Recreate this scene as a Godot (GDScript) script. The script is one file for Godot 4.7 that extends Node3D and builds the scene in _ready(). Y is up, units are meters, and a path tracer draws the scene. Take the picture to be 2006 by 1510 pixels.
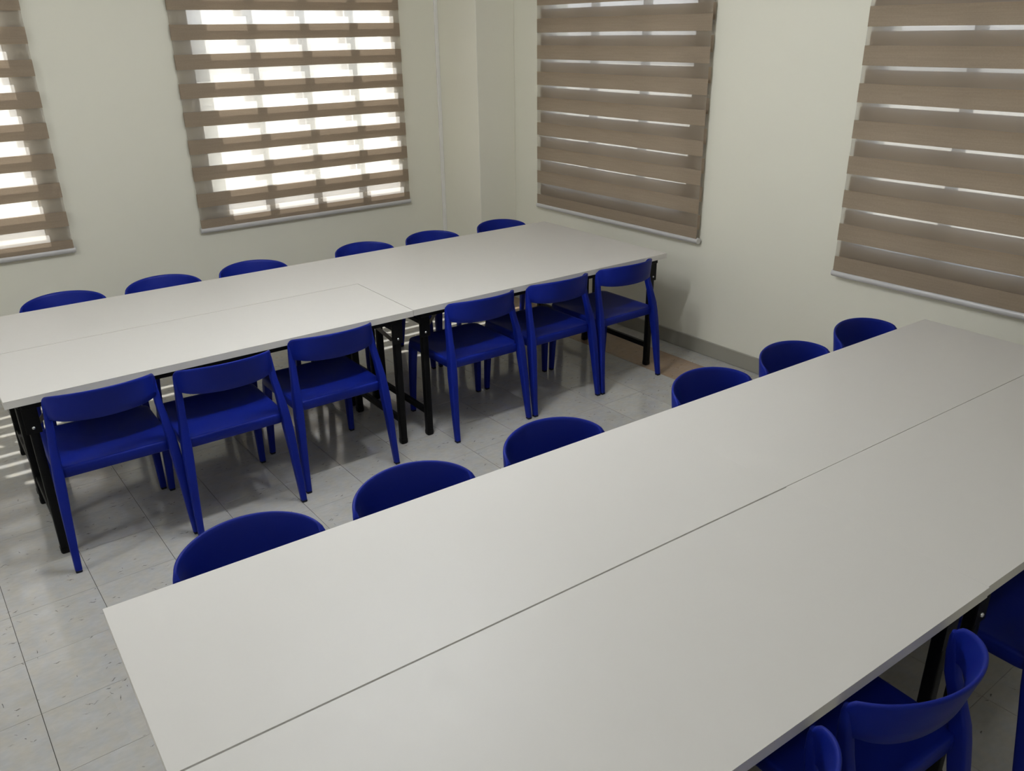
extends Node3D

# ---------------------------------------------------------------- measures (metres)
const TOP := 0.732            # height of the table tops
const TABLE_L := 1.8
const TABLE_W := 0.6057
const WALL_X := 2.137         # inner face of the wall with the baseboard in view
const WALL_Z := -1.85         # inner face of the wall with the corner column
const ROOM_X0 := -6.2
const ROOM_Z1 := 7.0
const CEIL := 2.75
const PITCH := 0.1773         # one brown band plus one sheer band of a blind
const BAND := 0.0925          # height of a brown band

var mats := {}
var used := {}
var rng := RandomNumberGenerator.new()

func _ready() -> void:
	rng.seed = 20417
	setup_camera()
	setup_sky()
	setup_lamps()
	make_materials()
	build_room()
	build_floor()
	build_windows()
	build_column()
	build_blinds()
	build_tables()
	build_chairs()
	build_outside()

# ---------------------------------------------------------------- camera, sky, light
func setup_camera() -> void:
	var cam := Camera3D.new()
	cam.name = "camera"
	cam.fov = rad_to_deg(2.0 * atan(755.0 / 1626.95))
	cam.position = Vector3(-2.0155, 2.0107, 4.0538)
	cam.basis = Basis.from_euler(Vector3(-0.4046, -0.6489, -0.0147))
	cam.near = 0.05
	cam.far = 200.0
	add_child(cam)
	cam.current = true

func setup_sky() -> void:
	var we := WorldEnvironment.new()
	we.name = "world_environment"
	var e := Environment.new()
	e.background_mode = Environment.BG_SKY
	var s := Sky.new()
	var m := ProceduralSkyMaterial.new()
	m.sky_top_color = Color(0.80, 0.86, 0.95)
	m.sky_horizon_color = Color(0.95, 0.96, 0.97)
	m.ground_bottom_color = Color(0.62, 0.62, 0.60)
	m.ground_horizon_color = Color(0.85, 0.85, 0.84)
	m.sky_energy_multiplier = 1.0
	m.ground_energy_multiplier = 1.0
	s.sky_material = m
	e.sky = s
	e.background_energy_multiplier = 2.3
	e.tonemap_mode = Environment.TONE_MAPPER_LINEAR
	e.tonemap_exposure = 1.0
	e.sdfgi_enabled = true
	e.ssao_enabled = true
	e.ssil_enabled = true
	we.environment = e
	add_child(we)
	var sun := DirectionalLight3D.new()
	sun.name = "sun"
	sun.light_color = Color(1.0, 0.99, 0.97)
	sun.light_energy = 9.5
	sun.light_angular_distance = 0.6
	sun.shadow_enabled = true
	add_child(sun)
	# the sun stands high outside the column wall
	sun.look_at_from_position(Vector3(-0.5, 1.327, -1.0), Vector3.ZERO)

# fluorescent battens under the ceiling: place, strength, label
const LAMPS := [
	[Vector2(-0.5, 1.2), 1.87, "white fluorescent batten lamp under the ceiling above the aisle"],
	[Vector2(-3.5, 0.9), 1.1, "white fluorescent batten lamp beyond the aisle end of the table rows"],
	[Vector2(-0.5, 4.2), 0.18, "white fluorescent batten lamp beyond the outer side of the open-floor row"],
	[Vector2(-3.5, 4.2), 0.75, "white fluorescent batten lamp above the empty end of the room"],
]

func setup_lamps() -> void:
	for l in LAMPS:
		for k in 3:
			var a := OmniLight3D.new()
			a.name = "tube_light"
			a.light_color = Color(0.958, 0.975, 1.0)
			a.light_energy = l[1] / 3.0
			a.light_size = 0.06
			a.omni_range = 25.0
			a.omni_attenuation = 2.0
			a.shadow_enabled = true
			add_child(a, true)
			a.position = Vector3(l[0].x + (k - 1) * 0.4, CEIL - 0.19, l[0].y)

# ---------------------------------------------------------------- bookkeeping
func numbered(called: String) -> String:
	if not used.has(called):
		used[called] = 0
		return called
	used[called] += 1
	return "%s_%03d" % [called, used[called]]

func thing(called: String, label: String, category: String, at := Vector3.ZERO, turn := 0.0, group := "") -> Node3D:
	var o := Node3D.new()
	o.name = numbered(called)
	add_child(o)
	o.position = at
	o.rotation.y = turn
	tag(o, label, category, group)
	return o

func tag(o: Node, label: String, category: String, group := "") -> void:
	o.set_meta("label", label)
	o.set_meta("category", category)
	if group != "":
		o.set_meta("group", group)

func structure(called: String, label: String, category: String) -> Node3D:
	var o := Node3D.new()
	o.name = called
	add_child(o)
	tag(o, label, category)
	o.set_meta("kind", "structure")
	return o

func put(called: String, mesh: Mesh, m: Material, parent: Node, at := Vector3.ZERO) -> MeshInstance3D:
	var o := MeshInstance3D.new()
	o.name = called
	o.mesh = mesh
	o.material_override = m
	o.position = at
	parent.add_child(o, true)
	return o

# ---------------------------------------------------------------- shapes
func start() -> SurfaceTool:
	var st := SurfaceTool.new()
	st.begin(Mesh.PRIMITIVE_TRIANGLES)
	return st

func tri(st: SurfaceTool, a: Vector3, b: Vector3, c: Vector3) -> void:
	st.add_vertex(a)
	st.add_vertex(b)
	st.add_vertex(c)

# corners in clockwise order as seen from the front
func quad(st: SurfaceTool, a: Vector3, b: Vector3, c: Vector3, d: Vector3) -> void:
	tri(st, a, b, c)
	tri(st, a, c, d)

func finish(st: SurfaceTool) -> ArrayMesh:
	st.generate_normals()
	return st.commit()

# a box with chamfered edges, appended to st
func box(st: SurfaceTool, lo: Vector3, hi: Vector3, r := 0.0) -> void:
	var c := (lo + hi) * 0.5
	var h := (hi - lo) * 0.5
	st.set_smooth_group(-1)
	if r <= 0.0:
		var v := []
		for i in 8:
			v.append(c + Vector3(h.x if i & 1 else -h.x, h.y if i & 2 else -h.y, h.z if i & 4 else -h.z))
		for f in [[0, 1, 3, 2], [5, 4, 6, 7], [4, 0, 2, 6], [1, 5, 7, 3], [2, 3, 7, 6], [4, 5, 1, 0]]:
			out_quad(st, [v[f[0]], v[f[1]], v[f[2]], v[f[3]]], c)
		return
	r = minf(r, minf(h.x, minf(h.y, h.z)) * 0.98)
	for ax in 3:
		var u := (ax + 1) % 3
		var w := (ax + 2) % 3
		for s in [-1.0, 1.0]:
			var q := []
			for k in [[-1, -1], [1, -1], [1, 1], [-1, 1]]:
				var p := Vector3.ZERO
				p[ax] = s * h[ax]
				p[u] = k[0] * (h[u] - r)
				p[w] = k[1] * (h[w] - r)
				q.append(c + p)
			out_quad(st, q, c)
		# edges along ax
		for su in [-1.0, 1.0]:
			for sw in [-1.0, 1.0]:
				var q := []
				for k in [-1.0, 1.0]:
					var p := Vector3.ZERO
					p[ax] = k * (h[ax] - r)
					p[u] = su * h[u]
					p[w] = sw * (h[w] - r)
					var p2 := p
					p2[u] = su * (h[u] - r)
					p2[w] = sw * h[w]
					if k < 0:
						q.append(c + p)
						q.append(c + p2)
					else:
						q.append(c + p2)
						q.append(c + p)
				out_quad(st, q, c)
	for sx in [-1.0, 1.0]:
		for sy in [-1.0, 1.0]:
			for sz in [-1.0, 1.0]:
				var a := c + Vector3(sx * h.x, sy * (h.y - r), sz * (h.z - r))
				var b := c + Vector3(sx * (h.x - r), sy * h.y, sz * (h.z - r))
				var d := c + Vector3(sx * (h.x - r), sy * (h.y - r), sz * h.z)
				if (b - a).cross(d - a).dot(a - c) > 0:
					tri(st, a, d, b)
				else:
					tri(st, a, b, d)

# a quad whose front looks away from c
func out_quad(st: SurfaceTool, q: Array, c: Vector3) -> void:
	var n: Vector3 = (q[1] - q[0]).cross(q[2] - q[0])
	if n.dot((q[0] + q[2]) * 0.5 - c) > 0:
		quad(st, q[0], q[3], q[2], q[1])
	else:
		quad(st, q[0], q[1], q[2], q[3])

func box_mesh(lo: Vector3, hi: Vector3, r := 0.0) -> ArrayMesh:
	var st := start()
	box(st, lo, hi, r)
	return finish(st)

# joins rings of equal length into a skin; the rings run counter-clockwise seen from the end they climb to
func skin(st: SurfaceTool, rings: Array, closed := true, cap0 := true, cap1 := true, flip := false) -> void:
	st.set_smooth_group(1)
	for k in rings.size() - 1:
		var a: Array = rings[k]
		var b: Array = rings[k + 1]
		var n := a.size()
		for i in (n if closed else n - 1):
			var j := (i + 1) % n
			if flip:
				quad(st, a[i], a[j], b[j], b[i])
			else:
				quad(st, a[i], b[i], b[j], a[j])
	for e in [0, 1]:
		if (e == 0 and not cap0) or (e == 1 and not cap1):
			continue
		st.set_smooth_group(2 + e)
		var r: Array = rings[0] if e == 0 else rings[rings.size() - 1]
		var c := Vector3.ZERO
		for p in r:
			c += p
		c /= r.size()
		for i in r.size():
			var j := (i + 1) % r.size()
			if (e == 0) != flip:
				tri(st, c, r[i], r[j])
			else:
				tri(st, c, r[j], r[i])

# rounded rectangle in the xz plane, hw by hd with corner radius r
func rounded(c: Vector3, hw: float, hd: float, r: float, per := 4) -> Array:
	var out := []
	r = minf(r, minf(hw, hd) * 0.99)
	for q in 4:
		var cx: float = (hw - r) * (1 if q == 0 or q == 3 else -1)
		var cz: float = (hd - r) * (1 if q < 2 else -1)
		for i in per + 1:
			var a := (q + float(i) / per) * PI / 2
			out.append(c + Vector3(cx + r * cos(a), 0, cz + r * sin(a)))
	return out

# a tube of round section along a path
func tube(st: SurfaceTool, path: Array, r: float, n := 10) -> void:
	var rings := []
	for k in path.size():
		var d: Vector3 = (path[mini(k + 1, path.size() - 1)] - path[maxi(k - 1, 0)]).normalized()
		var s := d.cross(Vector3.UP if absf(d.y) < 0.9 else Vector3.RIGHT).normalized()
		var t := s.cross(d)
		var ring := []
		for i in n:
			var a := TAU * i / n
			ring.append(path[k] + s * cos(a) * r + t * sin(a) * r)
		rings.append(ring)
	skin(st, rings, true, true, true, true)

# a flat bar of width w and thickness t from a to b
func bar(st: SurfaceTool, a: Vector3, b: Vector3, w: float, t: float, across: Vector3) -> void:
	var d := (b - a).normalized()
	var s := (across - d * across.dot(d)).normalized()
	var u := d.cross(s)
	var rings := []
	for p in [a, b]:
		rings.append([p - s * w / 2 - u * t / 2, p + s * w / 2 - u * t / 2, p + s * w / 2 + u * t / 2, p - s * w / 2 + u * t / 2])
	st.set_smooth_group(-1)
	var c := (a + b) * 0.5
	for i in 4:
		var j := (i + 1) % 4
		out_quad(st, [rings[0][i], rings[0][j], rings[1][j], rings[1][i]], c)
	out_quad(st, rings[0], c)
	out_quad(st, rings[1], c)

# ---------------------------------------------------------------- materials
func plain(c: Color, rough := 0.6, spec := 0.5) -> StandardMaterial3D:
	var m := StandardMaterial3D.new()
	m.albedo_color = c
	m.roughness = rough
	m.metallic_specular = spec
	return m

func noise_tex(freq: float, size: int, seed_: int, ramp: Array, as_normal := false, strength := 1.0) -> NoiseTexture2D:
	var n := FastNoiseLite.new()
	n.seed = seed_
	n.frequency = freq
	n.fractal_octaves = 4
	var t := NoiseTexture2D.new()
	t.width = size
	t.height = size
	t.seamless = true
	t.noise = n
	if as_normal:
		t.as_normal_map = true
		t.bump_strength = strength
	else:
		var g := Gradient.new()
		g.set_color(0, ramp[0])
		g.set_color(1, ramp[1])
		t.color_ramp = g
	return t

# vinyl tile: soft marbling with short dark and pale flecks
func vinyl_image(seed_: int) -> ImageTexture:
	var n := 1024
	var im := Image.create(n, n, false, Image.FORMAT_RGB8)
	var f := FastNoiseLite.new()
	f.seed = seed_
	f.frequency = 0.012
	var f2 := FastNoiseLite.new()
	f2.seed = seed_ + 7
	f2.frequency = 0.06
	for y in n:
		for x in n:
			var v := 1.0 + 0.035 * f.get_noise_2d(x * 0.6, y) + 0.03 * f2.get_noise_2d(x * 0.5, y)
			var w := 0.05 * f.get_noise_2d(x * 1.6 + 3000, y * 1.2)
			im.set_pixel(x, y, Color(0.728 * v + w * 0.3, 0.718 * v, 0.690 * v - w * 0.6))
	var r := RandomNumberGenerator.new()
	r.seed = seed_
	for k in 430:
		var at := Vector2(r.randf() * n, r.randf() * n)
		var a := r.randf_range(-0.6, 0.6) + (0.0 if r.randf() < 0.8 else 1.2)
		var length := r.randf_range(4, 22)
		var dark := r.randf() < 0.66
		var amount := r.randf_range(0.06, 0.45) if dark else r.randf_range(0.03, 0.08)
		var wide := r.randf_range(1.2, 3.4)
		for i in int(length * 2):
			var p := at + Vector2(cos(a), sin(a)) * i * 0.5 + Vector2(0, sin(i * 0.21 + k) * 1.5)
			var half := wide * (1.0 - absf(2.0 * i / (length * 2) - 1.0)) * 0.5 + 0.4
			for j in range(-3, 4):
				if absf(j) > half:
					continue
				var q := Vector2i(posmod(int(p.x), n), posmod(int(p.y) + j, n))
				var c := im.get_pixelv(q)
				im.set_pixelv(q, c.lerp(Color(0.30, 0.29, 0.27) if dark else Color(0.86, 0.85, 0.82), amount))
	im.generate_mipmaps()
	return ImageTexture.create_from_image(im)

func make_materials() -> void:
	var wall := plain(Color(0.925, 0.912, 0.845), 0.62, 0.35)
	wall.normal_enabled = true
	wall.normal_texture = noise_tex(0.05, 512, 5, [], true, 1.2)
	wall.normal_scale = 0.12
	wall.uv1_triplanar = true
	wall.uv1_world_triplanar = true
	wall.uv1_scale = Vector3(1.6, 1.6, 1.6)
	mats.wall = wall
	mats.ceiling = plain(Color(0.94, 0.94, 0.93), 0.9, 0.2)
	mats.baseboard = plain(Color(0.60, 0.585, 0.535), 0.45, 0.5)
	mats.joint = plain(Color(0.30, 0.29, 0.26), 0.8, 0.3)
	mats.tiles = []
	for k in 3:
		var t := plain(Color.WHITE, 0.10, 0.65)
		var tone: float = [1.0, 0.985, 0.993][k]
		t.albedo_color = Color(tone, tone, tone)
		t.albedo_texture = vinyl_image(31 + k)
		t.uv1_triplanar = true
		t.uv1_world_triplanar = true
		t.uv1_scale = Vector3(0.73, 0.73, 0.73)
		t.uv1_offset = Vector3(0.31 * k, 0, 0.17 * k)
		mats.tiles.append(t)
	var red := plain(Color(0.90, 0.79, 0.70), 0.10, 0.65)
	red.albedo_texture = mats.tiles[1].albedo_texture
	red.uv1_triplanar = true
	red.uv1_world_triplanar = true
	red.uv1_scale = Vector3(0.73, 0.73, 0.73)
	mats.red_tile = red
	var lam := plain(Color(0.85, 0.835, 0.805), 0.48, 0.45)
	lam.roughness_texture = noise_tex(0.03, 512, 12, [Color(0.86, 0.86, 0.86), Color(1, 1, 1)])
	lam.uv1_triplanar = true
	lam.uv1_world_triplanar = true
	mats.laminate = lam
	mats.edge = plain(Color(0.85, 0.835, 0.805), 0.5, 0.4)
	mats.steel = plain(Color(0.026, 0.027, 0.030), 0.45, 0.3)
	var zinc := plain(Color(0.46, 0.44, 0.40), 0.4, 0.5)
	zinc.metallic = 0.7
	mats.zinc = zinc
	var bolt := plain(Color(0.8, 0.8, 0.8), 0.25, 0.6)
	bolt.metallic = 0.9
	mats.bolt = bolt
	var blue := plain(Color(0.058, 0.125, 0.490), 0.45, 0.28)
	blue.normal_enabled = true
	blue.normal_texture = noise_tex(0.18, 256, 3, [], true, 1.0)
	blue.normal_scale = 0.06
	blue.uv1_triplanar = true
	blue.uv1_scale = Vector3(4, 4, 4)
	mats.blue = blue
	mats.glide = plain(Color(0.10, 0.11, 0.16), 0.7, 0.3)
	var brown := plain(Color.WHITE, 0.85, 0.2)
	brown.albedo_texture = weave_image(Color(0.628, 0.565, 0.488), 9)
	brown.uv1_triplanar = true
	brown.uv1_world_triplanar = true
	brown.uv1_scale = Vector3(1.1, 1.1, 1.1)
	brown.backlight_enabled = true
	brown.backlight = Color(0.6, 0.6, 0.6)
	brown.cull_mode = BaseMaterial3D.CULL_DISABLED
	mats.brown = brown
	var sheer := plain(Color(0.58, 0.52, 0.455, 0.52), 0.8, 0.2)
	sheer.transparency = BaseMaterial3D.TRANSPARENCY_ALPHA
	sheer.backlight_enabled = true
	sheer.backlight = Color(0.9, 0.9, 0.89)
	sheer.cull_mode = BaseMaterial3D.CULL_DISABLED
	mats.sheer = sheer
	mats.rail = plain(Color(0.80, 0.79, 0.78), 0.35, 0.5)
	mats.frame = plain(Color(0.55, 0.55, 0.53), 0.45, 0.5)
	var glass := plain(Color(0.85, 0.92, 0.90, 0.12), 0.05, 0.5)
	glass.transparency = BaseMaterial3D.TRANSPARENCY_ALPHA
	mats.glass = glass
	mats.trunking = plain(Color(0.93, 0.92, 0.89), 0.35, 0.5)
	var glow := plain(Color(0.95, 0.95, 0.93), 0.6, 0.3)
	glow.emission_enabled = true
	glow.emission = Color(1.0, 0.98, 0.94)
	glow.emission_energy_multiplier = 1.0
	mats.glow = glow
	mats.lamp_frame = plain(Color(0.85, 0.85, 0.84), 0.4, 0.5)
	mats.ground = plain(Color(0.52, 0.51, 0.48), 0.95, 0.2)
	mats.neighbour = plain(Color(0.60, 0.585, 0.55), 0.9, 0.2)

# slubby woven cloth: streaks that run along the band
func weave_image(base: Color, seed_: int) -> ImageTexture:
	var n := 512
	var im := Image.create(n, n, false, Image.FORMAT_RGB8)
	var f := FastNoiseLite.new()
	f.seed = seed_
	f.frequency = 0.05
	var r := RandomNumberGenerator.new()
	r.seed = seed_
	for y in n:
		var line := r.randf_range(-0.03, 0.03)
		for x in n:
			var v := 1.0 + line * 0.4 + 0.03 * f.get_noise_2d(x * 0.12, y * 2.2) + 0.03 * f.get_noise_2d(x * 3.0, y * 3.0)
			im.set_pixel(x, y, Color(base.r * v, base.g * v, base.b * v))
	im.generate_mipmaps()
	return ImageTexture.create_from_image(im)

# ---------------------------------------------------------------- room
# openings of the windows: low edge, high edge along the wall; sill and head
const SILL := 0.86
const HEAD := 2.6
const OPEN_Z := [[-2.68, -1.19], [-0.15, 1.375]]           # along x, in the column wall
const OPEN_X := [[-0.97, 0.46], [1.615, 3.05]]           # along z, in the other wall
const THICK := 0.22

func build_room() -> void:
	# column wall
	var o := structure("wall_back", "pale cream painted wall with two window openings, meeting the column", "wall")
	var st := start()
	var xs := [ROOM_X0 - THICK]
	for w in OPEN_Z:
		xs.append_array(w)
	xs.append(WALL_X + THICK)
	for i in range(0, xs.size(), 2):
		box(st, Vector3(xs[i], -0.15, WALL_Z - THICK), Vector3(xs[i + 1], CEIL + 0.15, WALL_Z))
	for w in OPEN_Z:
		box(st, Vector3(w[0], -0.15, WALL_Z - THICK), Vector3(w[1], SILL, WALL_Z))
		box(st, Vector3(w[0], HEAD, WALL_Z - THICK), Vector3(w[1], CEIL + 0.15, WALL_Z))
	put("plaster", finish(st), mats.wall, o)
	# wall with the baseboard in view
	o = structure("wall_right", "pale cream painted wall with a grey baseboard and two window openings", "wall")
	st = start()
	var zs := [WALL_Z]
	for w in OPEN_X:
		zs.append_array(w)
	zs.append(ROOM_Z1 + THICK)
	for i in range(0, zs.size(), 2):
		box(st, Vector3(WALL_X, -0.15, zs[i]), Vector3(WALL_X + THICK, CEIL + 0.15, zs[i + 1]))
	for w in OPEN_X:
		box(st, Vector3(WALL_X, -0.15, w[0]), Vector3(WALL_X + THICK, SILL, w[1]))
		box(st, Vector3(WALL_X, HEAD, w[0]), Vector3(WALL_X + THICK, CEIL + 0.15, w[1]))
	put("plaster", finish(st), mats.wall, o)
	o = structure("wall_left", "plain cream painted wall across the room from the baseboard wall", "wall")
	put("plaster", box_mesh(Vector3(ROOM_X0 - THICK, -0.15, WALL_Z), Vector3(ROOM_X0, CEIL + 0.15, ROOM_Z1 + THICK)), mats.wall, o)
	o = structure("wall_front", "plain cream painted wall across the room from the column wall", "wall")
	put("plaster", box_mesh(Vector3(ROOM_X0, -0.15, ROOM_Z1), Vector3(WALL_X, CEIL + 0.15, ROOM_Z1 + THICK)), mats.wall, o)
	o = structure("ceiling", "plain white ceiling above the tables", "ceiling")
	put("slab", box_mesh(Vector3(ROOM_X0 - THICK, CEIL, WALL_Z - THICK), Vector3(WALL_X + THICK, CEIL + 0.2, ROOM_Z1 + THICK)), mats.ceiling, o)
	# baseboards
	for b in [["baseboard_right", Vector3(WALL_X - 0.012, 0, -1.33), Vector3(WALL_X, 0.102, ROOM_Z1), "grey vinyl baseboard along the wall beside both table ends"],
			["baseboard_back", Vector3(ROOM_X0, 0, WALL_Z), Vector3(1.785, 0.102, WALL_Z + 0.012), "grey vinyl baseboard along the wall with the corner column"]]:
		o = structure(b[0], b[3], "baseboard")
		put("strip", box_mesh(b[1], b[2], 0.004), mats.baseboard, o)
	# ceiling lamps
	for l in LAMPS:
		var p: Vector2 = l[0]
		var lamp := thing("ceiling_lamp", l[2], "lamp", Vector3(p.x, CEIL, p.y), 0.0, "fluorescent battens under the ceiling")
		st = start()
		box(st, Vector3(-0.63, -0.05, -0.04), Vector3(0.63, 0.0, 0.04), 0.006)
		put("housing", finish(st), mats.lamp_frame, lamp)
		for side in [-1.0, 1.0]:
			put("socket", box_mesh(Vector3(side * 0.615 - 0.012, -0.098, -0.05), Vector3(side * 0.615 + 0.012, -0.05, 0.05), 0.004), mats.lamp_frame, lamp)
			st = start()
			tube(st, [Vector3(-0.603, -0.078, side * 0.028), Vector3(0.603, -0.078, side * 0.028)], 0.013, 12)
			put("tube", finish(st), mats.glow, lamp)

# ---------------------------------------------------------------- floor
func build_floor() -> void:
	var o := structure("floor", "pale speckled vinyl tile floor with thin dark joints", "floor")
	put("screed", box_mesh(Vector3(ROOM_X0, -0.15, WALL_Z), Vector3(WALL_X, -0.0032, ROOM_Z1)), mats.joint, o)
	var pitch := 0.3048
	var x0 := -1.995 - 14 * pitch
	var z0 := 0.877 - 9 * pitch
	var cam := Transform3D(Basis.from_euler(Vector3(-0.4046, -0.6489, -0.0147)), Vector3(-2.0155, 2.0107, 4.0538)).affine_inverse()
	var rest := start()
	var shared := {}
	var made := 0
	for i in 30:
		for j in 31:
			var lo := Vector2(maxf(x0 + i * pitch, ROOM_X0), maxf(z0 + j * pitch, WALL_Z))
			var hi := Vector2(minf(x0 + (i + 1) * pitch, WALL_X), minf(z0 + (j + 1) * pitch, ROOM_Z1))
			if hi.x - lo.x < 0.02 or hi.y - lo.y < 0.02:
				continue
			lo += Vector2(0.0010, 0.0006)
			hi -= Vector2(0.0010, 0.0006)
			# pick out the tiles that stand inside the photograph's frame
			var seen := false
			for k in 5:
				var p := Vector3(lerpf(lo.x, hi.x, [0.5, 0.0, 1.0, 0.0, 1.0][k]), 0, lerpf(lo.y, hi.y, [0.5, 0.0, 0.0, 1.0, 1.0][k]))
				var q: Vector3 = cam * p
				if q.z < -0.2 and absf(q.x / -q.z) * 1626.95 < 1003 and absf(q.y / -q.z) * 1626.95 < 755:
					seen = true
			# the table tops hide the floor below and beyond the open row
			if seen and lo.y > 2.05 and lo.x > -1.75 and hi.y < 3.2:
				seen = false
			var red: bool = i == 26
			if seen and made < 300:
				var size := Vector2i(((hi - lo) * 10000.0).round())
				if not shared.has(size):
					shared[size] = box_mesh(Vector3(0, -0.003, 0), Vector3(hi.x - lo.x, 0.0, hi.y - lo.y))
				put("tile", shared[size], mats.red_tile if red else mats.tiles[(i * 7 + j * 5 + (i * j) % 3) % 3], o, Vector3(lo.x, rng.randf_range(-0.0002, 0.0), lo.y))
				made += 1
			elif not red:
				box(rest, Vector3(lo.x, -0.003, lo.y), Vector3(hi.x, 0, hi.y))
			else:
				put("tile", box_mesh(Vector3(lo.x, -0.003, lo.y), Vector3(hi.x, 0, hi.y)), mats.red_tile, o)
	var r := put("tile_field", finish(rest), mats.tiles[0], o)
	r.set_meta("kind", "stuff")
	print("tiles ", made)

# ---------------------------------------------------------------- windows
func build_windows() -> void:
	var n := 1
	for w in OPEN_Z:
		var o := structure("window_%d" % n, ["sunlit grey-framed window in the column wall, second from the column", "sunlit grey-framed window in the column wall, beside the column"][n - 1], "window")
		window_parts(o, w[0], w[1], true)
		n += 1
	for w in OPEN_X:
		var o := structure("window_%d" % n, ["grey-framed window in the baseboard wall, beside the column", "grey-framed window in the baseboard wall, second from the column"][n - 3], "window")
		window_parts(o, w[0], w[1], false)
		n += 1

func window_parts(o: Node3D, a: float, b: float, on_z: bool) -> void:
	# built along x at z = 0, outside towards -z, then turned into its wall
	o.position = Vector3(0, 0, WALL_Z) if on_z else Vector3(WALL_X, 0, 0)
	o.rotation.y = 0.0 if on_z else -PI / 2
	var d0 := -0.085
	var d1 := -0.035
	var f := 0.045
	var st := start()
	box(st, Vector3(a, SILL, d0), Vector3(b, SILL + f, d1), 0.004)
	box(st, Vector3(a, HEAD - f, d0), Vector3(b, HEAD, d1), 0.004)
	box(st, Vector3(a, SILL + f, d0), Vector3(a + f, HEAD - f, d1), 0.004)
	box(st, Vector3(b - f, SILL + f, d0), Vector3(b, HEAD - f, d1), 0.004)
	put("frame", finish(st), mats.frame, o)
	var cuts := []
	if on_z:
		for k in 3:
			cuts.append(b - 0.387 - 0.376 * (2 - k))
	else:
		for k in 2:
			cuts.append(lerpf(a, b, [0.33, 0.67][k]))
	var edges := [a + f]
	for c in cuts:
		put("mullion", box_mesh(Vector3(c - 0.026, SILL + f, d0 + 0.004), Vector3(c + 0.026, HEAD - f, d1 - 0.004), 0.004), mats.frame, o)
		edges.append(c - 0.026)
		edges.append(c + 0.026)
	edges.append(b - f)
	for k in range(0, edges.size(), 2):
		put("pane", box_mesh(Vector3(edges[k], SILL + f, -0.062), Vector3(edges[k + 1], HEAD - f, -0.058)), mats.glass, o)

func build_column() -> void:
	var o := structure("column", "square cream painted column filling the corner of the room", "column")
	put("shaft", box_mesh(Vector3(1.785, 0, WALL_Z), Vector3(WALL_X, CEIL, -1.33), 0.004), mats.wall, o)
	put("baseboard", box_mesh(Vector3(1.773, 0, WALL_Z + 0.012), Vector3(WALL_X - 0.012, 0.102, -1.318), 0.003), mats.baseboard, o)
	o = structure("trim_1", "slim white cable trunking running up the corner beside the column", "trim")
	put("cover", box_mesh(Vector3(1.757, 0.102, WALL_Z), Vector3(1.785, CEIL, WALL_Z + 0.02), 0.003), mats.trunking, o)

# ---------------------------------------------------------------- blinds
func build_blinds() -> void:
	# along, from, to; lowest edge; bottom edge of one brown band; shift and pitch of the layer behind
	blind("brown zebra roller blind with bright sunlit stripes, beside the corner column", -0.25, 1.423, true, 2.154, 0.0, 1.0)
	blind("brown zebra roller blind with bright stripes, second from the column on sunlit wall", -2.75, -1.068, true, 2.150, 0.0, 1.0)
	blind("brown zebra roller blind showing thin light slits, adjoining the corner column", -0.998, 0.608, false, 1.990, -0.115, 0.989)
	blind("brown zebra roller blind showing thin light slits, second from the column", 1.584, 3.2, false, 2.0005, -0.113, 0.994)

func blind(label: String, a: float, b: float, on_z: bool, edge: float, shift: float, stretch: float) -> void:
	var o := thing("zebra_blind", label, "blind", Vector3.ZERO, 0.0, "zebra roller blinds")
	# built along x facing +z, then turned into place
	o.position = Vector3(0, 0, WALL_Z) if on_z else Vector3(WALL_X, 0, 0)
	o.rotation.y = 0.0 if on_z else -PI / 2
	var low := 0.770
	var high := 2.66
	for layer in 2:
		var z: float = 0.048 if layer == 0 else 0.018
		var p: float = PITCH if layer == 0 else PITCH * stretch
		var e: float = edge if layer == 0 else edge + shift + (0.0 if shift == 0.0 else PITCH * 0.0)
		var xa := a if layer == 0 else a + 0.006
		var xb := b if layer == 0 else b - 0.006
		var first := int(ceil((high - e) / p)) + 1
		for k in range(first, -14, -1):
			var y0 := e + k * p
			band(o, "fabric_band", xa, xb, maxf(y0, low), minf(y0 + BAND, high), z, mats.brown, true)
			band(o, "sheer_band", xa + 0.002, xb - 0.002, maxf(y0 + BAND - p, low), minf(y0, high), z, mats.sheer, false)
			if y0 < low:
				break
	# bottom rail: rounded aluminium extrusion that the cloth runs round
	var st := start()
	var rings := []
	for x in [a - 0.008, b + 0.008]:
		var ring := []
		for i in 14:
			var t := TAU * i / 14
			ring.append(Vector3(x, 0.754 + 0.019 * sin(t), 0.033 + 0.020 * cos(t)))
		rings.append(ring)
	skin(st, rings)
	put("bottom_rail", finish(st), mats.rail, o)
	put("cassette", box_mesh(Vector3(a - 0.02, 2.65, 0.0), Vector3(b + 0.02, 2.735, 0.08), 0.012), mats.rail, o)

func band(o: Node3D, called: String, xa: float, xb: float, y0: float, y1: float, z: float, m: Material, wavy: bool) -> void:
	if y1 - y0 < 0.004:
		return
	var st := start()
	var n := 12
	st.set_smooth_group(1)
	var ph := rng.randf() * 6.0
	for i in n:
		var u0 := float(i) / n
		var u1 := float(i + 1) / n
		var s0 := 0.0010 * sin(u0 * 7.0 + ph) if wavy else 0.0
		var s1 := 0.0010 * sin(u1 * 7.0 + ph) if wavy else 0.0
		quad(st, Vector3(lerpf(xa, xb, u0), y0 + s0, z), Vector3(lerpf(xa, xb, u0), y1 + s0, z), Vector3(lerpf(xa, xb, u1), y1 + s1, z), Vector3(lerpf(xa, xb, u1), y0 + s1, z))
	put(called, finish(st), m, o)

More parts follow.
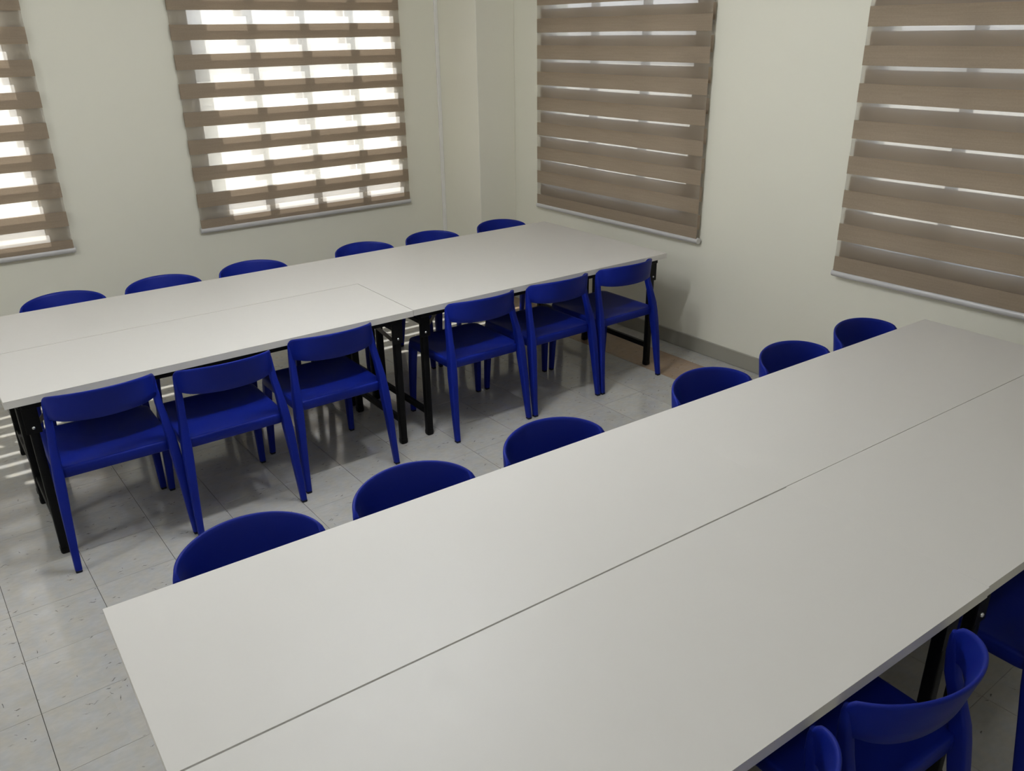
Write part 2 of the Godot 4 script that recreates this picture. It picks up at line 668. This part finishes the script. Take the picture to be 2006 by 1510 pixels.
# ---------------------------------------------------------------- tables
func make_table() -> Node3D:
	# origin on the floor under the middle of the top
	var o := Node3D.new()
	var hl := TABLE_L / 2 - 0.00002
	var hw := TABLE_W / 2 - 0.00002
	put("tabletop", box_mesh(Vector3(-hl, TOP - 0.0032, -hw), Vector3(hl, TOP, hw), 0.0002), mats.laminate, o)
	var st := start()
	var y1 := TOP - 0.0032
	var y0 := TOP - 0.031
	for s in [-1.0, 1.0]:
		box(st, Vector3(-hl + 0.0002, y0, s * (hw - 0.0102) - 0.01), Vector3(hl - 0.0002, y1, s * (hw - 0.0102) + 0.01))
		box(st, Vector3(s * (hl - 0.0102) - 0.01, y0, -hw + 0.02), Vector3(s * (hl - 0.0102) + 0.01, y1, hw - 0.02))
	put("edge_band", finish(st), mats.edge, o)
	put("underside", box_mesh(Vector3(-hl + 0.02, y0 + 0.001, -hw + 0.02), Vector3(hl - 0.02, y1, hw - 0.02)), mats.laminate, o)
	# steel frame below the top
	var fx := hl - 0.055
	var fz := hw - 0.03
	var r0 := y0 - 0.026
	for s in [-1.0, 1.0]:
		put("rail", box_mesh(Vector3(-fx, r0, s * fz - 0.011), Vector3(fx, y0, s * fz + 0.011), 0.002), mats.steel, o)
		put("rail", box_mesh(Vector3(s * fx - 0.011, r0, -fz + 0.011), Vector3(s * fx + 0.011, y0, fz - 0.011), 0.002), mats.steel, o)
	# two folding leg frames
	for s in [-1.0, 1.0]:
		var lx: float = s * (hl - 0.08)
		for t in [-1.0, 1.0]:
			var lz: float = t * (hw - 0.05)
			st = start()
			skin(st, [rounded(Vector3(lx, 0.022, lz), 0.0175, 0.0175, 0.006, 3), rounded(Vector3(lx, y0 - 0.004, lz), 0.0175, 0.0175, 0.006, 3)])
			var leg := put("leg", finish(st), mats.steel, o)
			st = start()
			skin(st, [rounded(Vector3(lx, 0.0, lz), 0.0165, 0.0165, 0.008, 3), rounded(Vector3(lx, 0.006, lz), 0.0195, 0.0195, 0.009, 3), rounded(Vector3(lx, 0.026, lz), 0.0195, 0.0195, 0.009, 3)])
			put("foot_cap", finish(st), mats.steel, leg)
			# hinge plate folded round the leg head
			var plate := put("hinge_plate", box_mesh(Vector3(lx - 0.028, 0.565, lz + t * 0.0185 - 0.002), Vector3(lx + 0.028, y0, lz + t * 0.0185 + 0.002), 0.001), mats.steel, o)
			for y in [0.685, 0.590]:
				st = start()
				var rings := []
				for e in [[0.0, 0.007], [0.004, 0.0065], [0.006, 0.003]]:
					var ring := []
					for i in 10:
						var a := TAU * i / 10
						ring.append(Vector3(lx + e[1] * cos(a), y + e[1] * sin(a), lz + t * (0.0205 + e[0])))
					rings.append(ring)
				skin(st, rings, true, false, true, t > 0)
				put("bolt", finish(st), mats.bolt, plate)
			# jointed folding stay from the leg to the side rail
			st = start()
			var a0 := Vector3(lx - s * 0.012, 0.575, lz - t * 0.024)
			var a1 := Vector3(lx - s * 0.115, y0 - 0.012, lz - t * 0.024)
			bar(st, a0, a1, 0.018, 0.004, Vector3(1, 0, 0))
			put("stay", finish(st), mats.zinc, o)
		put("crossbar", box_mesh(Vector3(lx - 0.0125, 0.118, -hw + 0.068), Vector3(lx + 0.0125, 0.150, hw - 0.068), 0.003), mats.steel, o)
		put("crossbar", box_mesh(Vector3(lx - 0.0125, 0.625, -hw + 0.068), Vector3(lx + 0.0125, 0.650, hw - 0.068), 0.003), mats.steel, o)
	return o

func build_tables() -> void:
	var first := make_table()
	var spots := [
		# pivot, turn, place in the row's own axes, label
		[Vector3.ZERO, -0.0177, Vector2(-0.9, 0.5), "white folding table on the aisle side of the column-wall row, end away from column"],
		[Vector3.ZERO, -0.0177, Vector2(-0.9, -0.5), "white folding table on the wall side of the column-wall row, end away from column"],
		[Vector3.ZERO, -0.0177, Vector2(0.9, 0.5), "white folding table on the aisle side of the column-wall row, column end"],
		[Vector3.ZERO, -0.0177, Vector2(0.9, -0.5), "white folding table on the wall side of the column-wall row, column end"],
		[Vector3(-1.8196, 0, 2.1374), -0.0391, Vector2(0.9, 0.5), "white folding table on the aisle side of the open-floor row, free end"],
		[Vector3(-1.8196, 0, 2.1374), -0.0391, Vector2(2.7, 0.5), "white folding table on the aisle side of the open-floor row, baseboard-wall end"],
		[Vector3(-1.8196, 0, 2.1374), -0.0391, Vector2(0.9, 1.5), "white folding table on the outer side of the open-floor row, free end"],
		[Vector3(-1.8196, 0, 2.1374), -0.0391, Vector2(2.7, 1.5), "white folding table on the outer side of the open-floor row, baseboard-wall end"],
	]
	for i in spots.size():
		var s: Array = spots[i]
		var o: Node3D = first if i == 0 else first.duplicate()
		o.name = numbered("folding_table")
		add_child(o)
		var p := Vector3(s[2].x, 0, s[2].y * TABLE_W)
		# the row's tables stand a few millimetres apart
		if i == 6:
			p += Vector3(0.0, 0, 0.005)
		elif i == 7:
			p += Vector3(0.0, 0, 0.0022)
		elif i == 0:
			p += Vector3(-0.0035, 0, 0.005)
		var b := Basis(Vector3.UP, s[1])
		o.position = s[0] + b * p
		o.rotation.y = s[1]
		tag(o, s[3], "table", "white folding tables in two rows")

# ---------------------------------------------------------------- chairs
# the chair faces -z, its back towards +z; origin on the floor under the middle of the four feet
func make_chair() -> Node3D:
	var o := Node3D.new()
	# seat: rounded trapezoid with a dished top and a deep rim
	var st := start()
	var rings := []
	for e in [[0.80, 0.408, 0.0], [0.985, 0.396, 0.0], [1.0, 0.400, 0.0], [1.0, 0.432, 0.0], [0.992, 0.439, 0.0], [0.972, 0.4415, 0.0], [0.90, 0.4385, 0.2], [0.7, 0.434, 0.6], [0.4, 0.431, 1.0], [0.12, 0.430, 1.0]]:
		rings.append(seat_ring(e[0], e[1], e[2]))
	skin(st, rings)
	put("seat", finish(st), mats.blue, o)
	# backrest: a band bent round the sitter, crowned a little in the middle
	st = start()
	var sections := []
	var n := 40
	for i in n + 1:
		var u := -1.0 + 2.0 * i / n
		var th := u * deg_to_rad(88.0)
		var k := u * u
		var top := 0.766 - 0.035 * pow(absf(u), 2.0)
		var bottom := 0.636 + 0.010 * k
		# the ends roll down into the posts
		var tip := clampf((absf(u) - 0.90) / 0.10, 0.0, 1.0)
		top -= 0.010 * tip * tip
		bottom -= 0.030 * pow(clampf((absf(u) - 0.82) / 0.18, 0.0, 1.0), 2.0)
		var sec := []
		var half := 0.0058
		for q in [[0.0, -1], [0.02, -1.0], [0.3, -1.0], [0.6, -1.0], [0.9, -1.0], [0.975, -0.8], [1.0, -0.3], [1.0, 0.3], [0.975, 0.8], [0.9, 1.0], [0.6, 1.0], [0.3, 1.0], [0.02, 1.0], [0.0, 0.6], [-0.006, 0.0]]:
			var y := lerpf(bottom, top, q[0])
			var lean := 0.016 * (y - 0.70) / 0.06 * (1.0 - 0.6 * k)
			var thick: float = half * (1.0 + 0.9 * tip)
			var rx: float = 0.200 + q[1] * thick
			var rz: float = 0.122 + q[1] * thick
			sec.append(Vector3(rx * sin(th), y, 0.132 + (rz + lean) * cos(th)))
		sections.append(sec)
	skin(st, sections, true, true, true, true)
	put("backrest", finish(st), mats.blue, o)
	# rear legs run on upwards as the posts of the back
	for s in [-1.0, 1.0]:
		st = start()
		rings = []
		for e in [[0.012, 0.2370, 0.2440, 0.0135, 0.0145], [0.10, 0.2345, 0.2320, 0.0150, 0.0170], [0.25, 0.2290, 0.2150, 0.0175, 0.0215], [0.36, 0.2235, 0.2000, 0.0200, 0.0235], [0.42, 0.2200, 0.1920, 0.0195, 0.0235], [0.47, 0.2170, 0.1840, 0.0180, 0.0230], [0.54, 0.2110, 0.1660, 0.0155, 0.0190], [0.60, 0.2045, 0.1480, 0.0145, 0.0180], [0.66, 0.2010, 0.1390, 0.0130, 0.0150], [0.70, 0.2003, 0.1350, 0.0115, 0.0110], [0.714, 0.2003, 0.1345, 0.0090, 0.0080]]:
			rings.append(rounded(Vector3(s * e[1], e[0], e[2]), e[3], e[4], 0.008, 3))
		skin(st, rings)
		var leg := put("leg", finish(st), mats.blue, o)
		put("glide", box_mesh(Vector3(s * 0.2373 - 0.0125, 0.0, 0.2315), Vector3(s * 0.2373 + 0.0125, 0.0125, 0.2585), 0.003), mats.glide, leg)
	for s in [-1.0, 1.0]:
		st = start()
		rings = []
		for e in [[0.012, 0.2250, -0.2450, 0.0140, 0.0145], [0.15, 0.2215, -0.2400, 0.0165, 0.0175], [0.30, 0.2165, -0.2340, 0.0185, 0.0210], [0.40, 0.2095, -0.2290, 0.0195, 0.0230], [0.425, 0.2080, -0.2270, 0.0180, 0.0215]]:
			rings.append(rounded(Vector3(s * e[1], e[0], e[2]), e[3], e[4], 0.008, 3))
		skin(st, rings)
		var leg := put("leg", finish(st), mats.blue, o)
		put("glide", box_mesh(Vector3(s * 0.2253 - 0.0125, 0.0, -0.2575), Vector3(s * 0.2253 + 0.0125, 0.0125, -0.2325), 0.003), mats.glide, leg)
	return o

func seat_ring(k: float, y: float, dish: float) -> Array:
	var out := []
	var pts := PackedVector2Array()
	# outline: wider in front, corner radius 45 mm
	for c in [[Vector2(0.188, 0.150), 0, 0.04], [Vector2(-0.188, 0.150), 1, 0.04], [Vector2(-0.185, -0.222), 2, 0.045], [Vector2(0.185, -0.222), 3, 0.045]]:
		for i in 6:
			var a: float = (c[1] + i / 5.0) * PI / 2
			pts.append(c[0] + Vector2(cos(a), sin(a)) * c[2])
		if c[1] == 0 or c[1] == 2:
			# straight runs get a few more points
			var d: Vector2 = Vector2(-1, 0) if c[1] == 0 else Vector2(1, 0)
			var z: float = 0.190 if c[1] == 0 else -0.267
			for t in [0.3, 0.5, 0.7]:
				pts.append(Vector2(lerpf(-d.x * 0.186, d.x * 0.186, t), z))
	for p in pts:
		var q := Vector2(p.x * k, -0.036 + (p.y + 0.036) * k)
		var yy := y
		if dish > 0.0:
			yy -= 0.004 * dish * (1.0 - pow(q.x / 0.24, 2))
		out.append(Vector3(q.x, yy, q.y))
	return out

func build_chairs() -> void:
	var first := make_chair()
	var n := 0
	var words := ["first", "second", "third", "fourth", "fifth", "sixth"]
	var list := []
	# aisle side of the column-wall row, counted from the baseboard wall
	var a := [[1.400, 0.513, -0.003], [0.894, 0.506, -0.012], [0.376, 0.498, -0.024], [-0.470, 0.487, -0.024], [-0.997, 0.536, -0.021], [-1.478, 0.485, -0.030]]
	for i in 6:
		list.append([a[i], "blue plastic chair on aisle side of column-wall row, %s from the baseboard wall" % words[i], "chairs on the aisle side of the column-wall row"])
	# between that row and the column wall
	var b := [[1.452, -0.463], [0.884, -0.473], [0.380, -0.482], [-0.345, -0.495], [-0.856, -0.505], [-1.362, -0.513]]
	for i in 6:
		list.append([[b[i][0], b[i][1], PI - 0.0177], "blue plastic chair between table row and column wall, %s from the column" % words[i], "chairs between the row and the column wall"])
	# aisle side of the open-floor row
	var c := [[1.380, 2.374], [0.876, 2.355], [0.372, 2.335], [-0.403, 2.305], [-0.940, 2.284], [-1.445, 2.265]]
	for i in 6:
		list.append([[c[i][0], c[i][1], PI - 0.0391], "blue plastic chair on aisle side of open-floor row, %s from the baseboard wall" % words[i], "chairs on the aisle side of the open-floor row"])
	# outer side of the open-floor row
	var d := [[0.37, 3.324, -0.04], [-0.462, 3.297, -0.065], [-0.975, 3.270, -0.04]]
	var said := ["mostly hidden", "second from the free end", "closest to the free end"]
	for i in 3:
		list.append([d[i], "blue plastic chair on outer side of open-floor row, %s" % said[i], "chairs on the outer side of the open-floor row"])
	for l in list:
		var o: Node3D = first if n == 0 else first.duplicate()
		o.name = numbered("plastic_chair")
		add_child(o)
		o.position = Vector3(l[0][0], 0, l[0][1])
		o.rotation.y = l[0][2]
		tag(o, l[1], "chair", l[2])
		n += 1

# ---------------------------------------------------------------- outside the windows
func build_outside() -> void:
	var o := structure("ground", "pale concrete yard outside the windows", "ground")
	var st := start()
	box(st, Vector3(-40, -0.35, -40), Vector3(40, -0.16, WALL_Z - THICK))
	box(st, Vector3(WALL_X + THICK, -0.35, WALL_Z - THICK), Vector3(40, -0.16, 40))
	put("concrete", finish(st), mats.ground, o)
